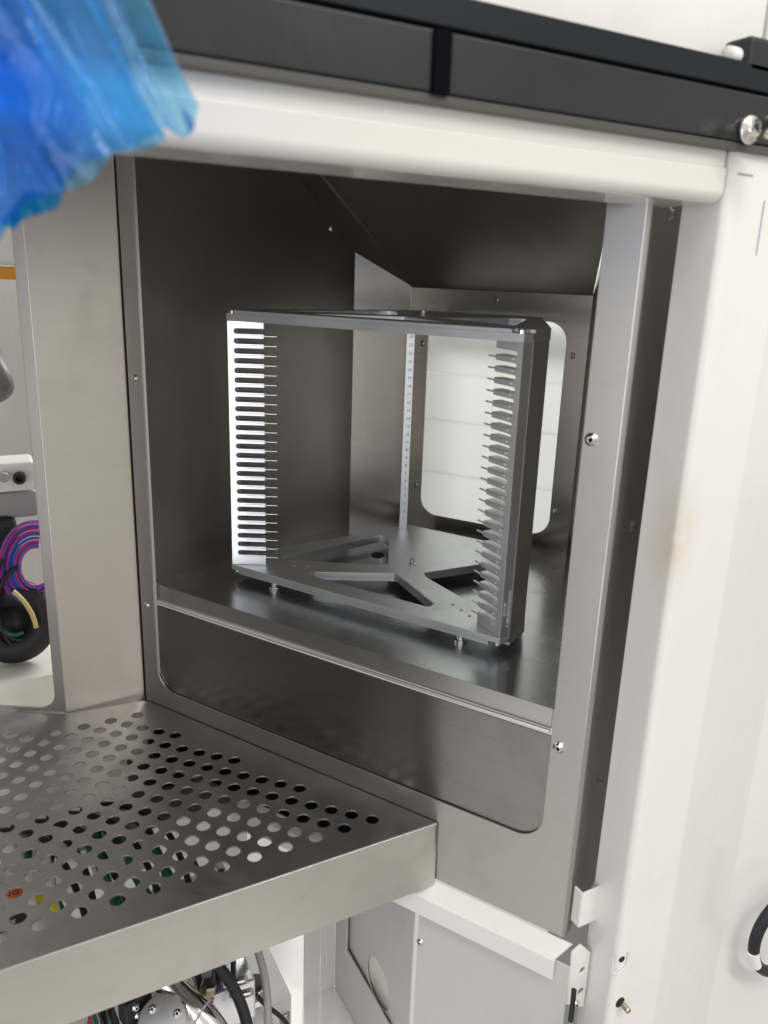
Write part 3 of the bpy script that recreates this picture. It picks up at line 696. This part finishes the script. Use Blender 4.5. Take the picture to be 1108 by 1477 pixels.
# ------------------------------------------------------------------ things below the tray
def tube_thing(name, pts, r, m, label, cat, group=None, res=3):
    o = link(name, tube_mesh(name, pts, r, res), m); return top(o, label, cat, group)
tube_thing("hose", [(0.08, 0.80, .80), (0.17, 0.76, .765), (0.212, 0.745, .708), (0.232, 0.715, .655), (0.225, 0.69, .60)], .0068, M['rubber'], "thick black hose arching down from under the tray", "hose")
pp = thing("chrome_pipe", "shiny bent metal pipe with two clamp lines below the tray", "pipe", (0.165, 0.72, .64))
link("pipe_body", tube_mesh("pipe_body", [(0.115, 0.80, .742), (0.143, 0.765, .706), (0.160, 0.738, .690), (0.183, 0.706, .680), (0.196, 0.688, .640), (0.196, 0.680, .58)], .0165, 5), M['chrome'], pp)
for c, dv in (((0.155, 0.746, .6935), (.6, -.75, -.4)), ((0.176, 0.716, .6842), (.55, -.75, -.3))):
    link("clamp_line", lathe_mesh("clamp_line", [(.0164, -.0012), (.0175, -.0012), (.0175, .0012), (.0164, .0012), (.0164, -.0012)], 24), M['grey_plastic'], pp, axis_m(c, dv))
pm = thing("pump_head", "round grey pump head with three screw holes below the tray", "pump", (0.135, 0.72, .60))
link("pump_body", lathe_mesh("pump_body", [(0, 0), (.028, 0), (.028, .030), (.026, .033), (0, .033)], 32), M['alu_rough'], pm, axis_m((0.139, 0.735, .670), (-.25, -.55, .8)))
dpm = axis_m((0.139, 0.735, .670), (-.25, -.55, .8))
for a in (0.4, 2.4, 4.4):
    link("screw", SCREW_S, None, pm, dpm @ Matrix.Translation((.017 * cos(a), .017 * sin(a), .0335)))
bb = thing("sensor_block", "black sensor block with two screws beside the pump head", "sensor", (0.105, 0.745, .66))
link("housing", boxes_mesh("housing", [(0.107, 0.752, .695, .030, .020, .034, .3), (0.098, 0.742, .668, .022, .018, .020, .3)], .002), M['rubber'], bb)
for q in ((0.1075, 0.7405, .703), (0.1095, 0.7405, .690)): link("screw", SCREW_S, None, bb, axis_m(q, (.2, -1, .2)))
gb = thing("green_wire_bundle", "bundle of dark green wires hanging under the tray front", "wires", (0.08, 0.76, .60))
for i in range(11):
    a = random.uniform(-.012, .012); b = random.uniform(-.010, .010)
    link("wire", tube_mesh("wire", [(-0.01 + a, 0.90 + b, .79), (0.05 + a, 0.83, .755 + b), (0.082 + a, 0.775 + b, .70), (0.078 + a * 1.4, 0.745 + b, .62)], .0022, 1), M['green'] if i % 5 else M['rubber'], gb)
lb = thing("wire_pair", "thin dark red wires against white at the tray's front corner", "wires", (0.035, .745, .68))
for i in range(3):
    link("wire", tube_mesh("wire", [(0.09 - .004 * i, .79, .742), (0.06, .76 - .004 * i, .700), (0.045 + .004 * i, .74, .675), (0.03, .72, .62)], .0011, 1), M['red'] if i else M['rubber'], lb)
for i, (x, y, z) in enumerate(((0.187, 0.745, .690), (0.208, 0.775, .708))):
    ft = thing("brass_fitting", ("brass hose fitting with orange and indigo rings beside the pipe", "smaller brass hose fitting behind the black hose")[i], "fitting", (x, y, z - .03), "fittings below the tray")
    mw = axis_m((x, y, z - .022), (.15, -.1, 1))
    link("hex_nut", lathe_mesh("hex_nut", [(0, .016), (.0098, .016), (.0104, .018), (.0104, .026), (.0085, .029), (0, .029)], 6), M['brass'], ft, mw)
    link("ring", lathe_mesh("ring", [(0, .008), (.0075, .008), (.0085, .010), (.0085, .015), (0, .016)], 20), M['label_orange'], ft, mw)
    link("ring", lathe_mesh("ring", [(0, .000), (.0090, .000), (.0095, .002), (.0090, .008), (0, .008)], 20), M['indigo'], ft, mw)
mt = thing("valve_manifold", "grey metal valve manifold with small silver elbows below the tray", "valve", (0.225, .75, .60))
link("block", boxes_mesh("block", [(0.215, 0.772, .640, .070, .050, .06)], .003), M['alu_rough'], mt)
for q in ((0.222, .735, .690), (0.227, .728, .676)):
    link("elbow", tube_mesh("elbow", [(q[0] - .012, q[1] + .008, q[2] - .004), q, (q[0] + .010, q[1] - .006, q[2] + .006)], .0048, 3), M['chrome'], mt)
tube_thing("thin_cable", [(0.205, 0.80, .80), (0.207, 0.755, .735), (0.200, 0.742, .700), (0.190, 0.738, .678)], .0032, M['rubber'], "thin black cable dropping behind the arching hose", "cable")
sc2 = thing("sleeved_cable", "black cable with a pale sleeve hanging by the white back wall", "cable", (0.233, .76, .66))
link("cable", tube_mesh("cable", [(0.226, 0.80, .80), (0.2275, 0.770, .735), (0.228, 0.760, .705), (0.224, 0.755, .670)], .0034, 2), M['rubber'], sc2)
link("sleeve", tube_mesh("sleeve", [(0.2276, 0.769, .732), (0.2279, 0.764, .718)], .0042, 2, False), M['paper'], sc2)
st = link("threaded_post", lathe_mesh("threaded_post", [(0, -.01), (.0078, -.01), (.0078, .055), (.0070, .056), (.0044, .056), (.0042, .044), (0, .044)], 18), M['brass'], None, Matrix.Translation((0.3090, 0.8055, 0.475)), True)
st['label'] = "short hollow metal post standing on the white compartment floor"; st['category'] = "post"
pf = link("floor_step", boxes_mesh("floor_step", [(0.222, 0.8500, ZF + .046, .195, .094, .092)], .002), M['grey_paint']); top(pf, "raised white folded step behind the hoses below the tray", "step")
tube_thing("grey_hose", [(0.225, 0.83, .80), (0.262, 0.80, .70), (0.285, 0.785, .61), (0.272, 0.77, .54), (0.262, 0.76, .467)], .0052, M['grey_plastic'], "grey hose running down in front of the pale folded step", "hose")
tube_thing("slim_black_cable", [(0.20, 0.84, .80), (0.245, 0.80, .66), (0.262, 0.785, .585), (0.300, 0.78, .56), (0.318, 0.775, .50), (0.322, 0.77, .467)], .0030, M['rubber'], "slim black cable crossing the pale folded step", "cable")
vf = thing("valve_fitting", "silver valve with a black knob on the pale folded step", "valve", (0.272, .815, .557))
link("valve_body", lathe_mesh("valve_body", [(0, 0), (.012, 0), (.012, .010), (.008, .012), (.008, .026), (0, .026)], 6), M['chrome'], vf, Matrix.Translation((0.272, .815, .557)))
link("knob", lathe_mesh("knob", [(0, .026), (.011, .026), (.012, .029), (.011, .036), (0, .037)], 18), M['rubber'], vf, Matrix.Translation((0.272, .815, .557)))
# clutter seen through the holes
cl_specs = [
 ("dark_block", (0.25, 1.03, .78), (.16, .10, .06), 'rubber', "black block under the tray's inner corner", "block"),
 ("white_duct", (0.04, 1.03, .70), (.10, .12, .10), 'white', "white duct below the tray near the left bay", "duct"),
 ("grey_unit", (0.13, 0.99, .74), (.07, .10, .05), 'grey_plastic', "grey unit below the middle of the tray", "unit"),
 ("white_bracket", (0.20, 0.86, .72), (.09, .035, .035), 'white', "white bracket below the middle of the tray", "bracket"),
 ("terminal_strip", (0.02, 0.92, .70), (.045, .05, .05), 'grey_plastic', "grey terminal strip below the tray's left holes", "terminal strip"),
]
for nm, c, sz, mm, lab, cat in cl_specs:
    o = link(nm, boxes_mesh(nm, [(*c, *sz, random.uniform(-.2, .2))], .003), M[mm]); top(o, lab, cat)
o = link("red_connector", boxes_mesh("red_connector", [(0.224, 1.055, .825, .03, .035, .014, .4)], .002), M['red']); top(o, "red connector under the back of the tray", "connector")
for i in range(7):
    x = .035 + .022 * i
    tube_thing("black_cable", [(x - .05, 1.02, .78), (x, .97, .80 + random.uniform(-.01, .01)), (x + .03, .90, .79), (x + random.uniform(.02, .06), .82, .75), (x + .05, .76, .68), (x + .04, .74, .56), (x + .03, .74, .468)], .0042, M['rubber'], "black cable running front to back, one of several seen through the tray holes", "cable", "black cables beneath the tray", 1)
for i in range(6):
    x = .02 + .028 * i
    tube_thing("green_cable", [(x, 1.03, .76), (x + .015, .95, .79), (x + .05 * random.uniform(-1, 1), .86, .80), (x + .03, .76, .77)], .0058, M['green'], "dark green cable running front to back, one of several seen through the tray holes", "cable", "green cables beneath the tray", 1)
# printed labels on the unit under the tray's left front
lu = thing("labelled_unit", "white unit with orange and yellow warning labels under the tray's left holes", "unit", (-0.035, .815, .768))
link("case", boxes_mesh("case", [(-0.035, 0.815, .798, .155, .135, .06)], .003), M['paper'], lu)
LZ = .8282
def flat(name, outl, m, z, parent=lu): return plate(name, outl, [], .0006, frame((0, 0, z), (1, 0, 0), (0, 1, 0)), m, parent)
wl = flat("warning_label", [(-0.050, 0.8205), (0.0085, 0.8205), (0.0085, 0.8440), (-0.050, 0.8440)], M['label_orange'], LZ + .0006)
link("lettering", text_mesh("lettering", [("WARNING", 0, 0)], frame((-.0225, 0.8305, LZ + .0008), (1, 0, 0), (0, 1, 0)), .0115), M['ink'], wl)
flat("yellow_label", [(0.0200, 0.783), (0.040, 0.783), (0.040, 0.820), (0.0200, 0.820)], M['label_yellow'], LZ + .0006)
flat("black_line", [(0.0200, 0.8015), (0.040, 0.7985), (0.040, 0.8000), (0.0200, 0.8030)], M['ink'], LZ + .0012)
bl2 = flat("black_label", [(-0.050, 0.776), (0.0095, 0.776), (0.0095, 0.796), (-0.050, 0.796)], M['ink'], LZ + .0006)
link("lettering", text_mesh("lettering", [("servicing", -.006, 0)], frame((-.010, 0.7885, LZ + .0008), (1, 0, 0), (0, 1, 0)), .0080), M['paper'], bl2)

# ------------------------------------------------------------------ right edge: cable on the post, cable end by the hinge
oc = thing("ring_cable", "black cable with a white printed tag looping off the post's right side", "cable", (0.86, 0.47, .62))
link("cable", tube_mesh("cable", [(0.88, .482, .768), (0.846, .484, .764), (0.824, .485, .744), (0.8165, .486, .716), (0.820, .486, .690), (0.835, .486, .662), (0.865, .486, .640), (0.90, .484, .630)], .0072, 4), M['rubber'], oc)
link("tag", tube_mesh("tag", [(0.8180, .486, .697), (0.8225, .486, .684), (0.829, .486, .671)], .0078, 4, False), M['paper'], oc)
tube_thing("cable_end", [(0.5205, .492, .772), (0.5195, .490, .755), (0.517, .488, .735)], .0030, M['rubber'], "black heat shrink cable end beside the hinge plate", "cable")
tube_thing("grey_wire", [(0.517, .488, .735), (0.513, .486, .710), (0.511, .486, .66)], .0020, M['grey_plastic'], "grey wire below the black cable end", "wire")
# workshop floor
fl2 = link("floor", boxes_mesh("floor", [(0, 0, -.005, 14, 14, .01)]), mat("vinyl_floor", (0.36, 0.355, 0.345), 0, .4, .05, (2, 2, 2), .05)); fl2['kind'] = 'structure'
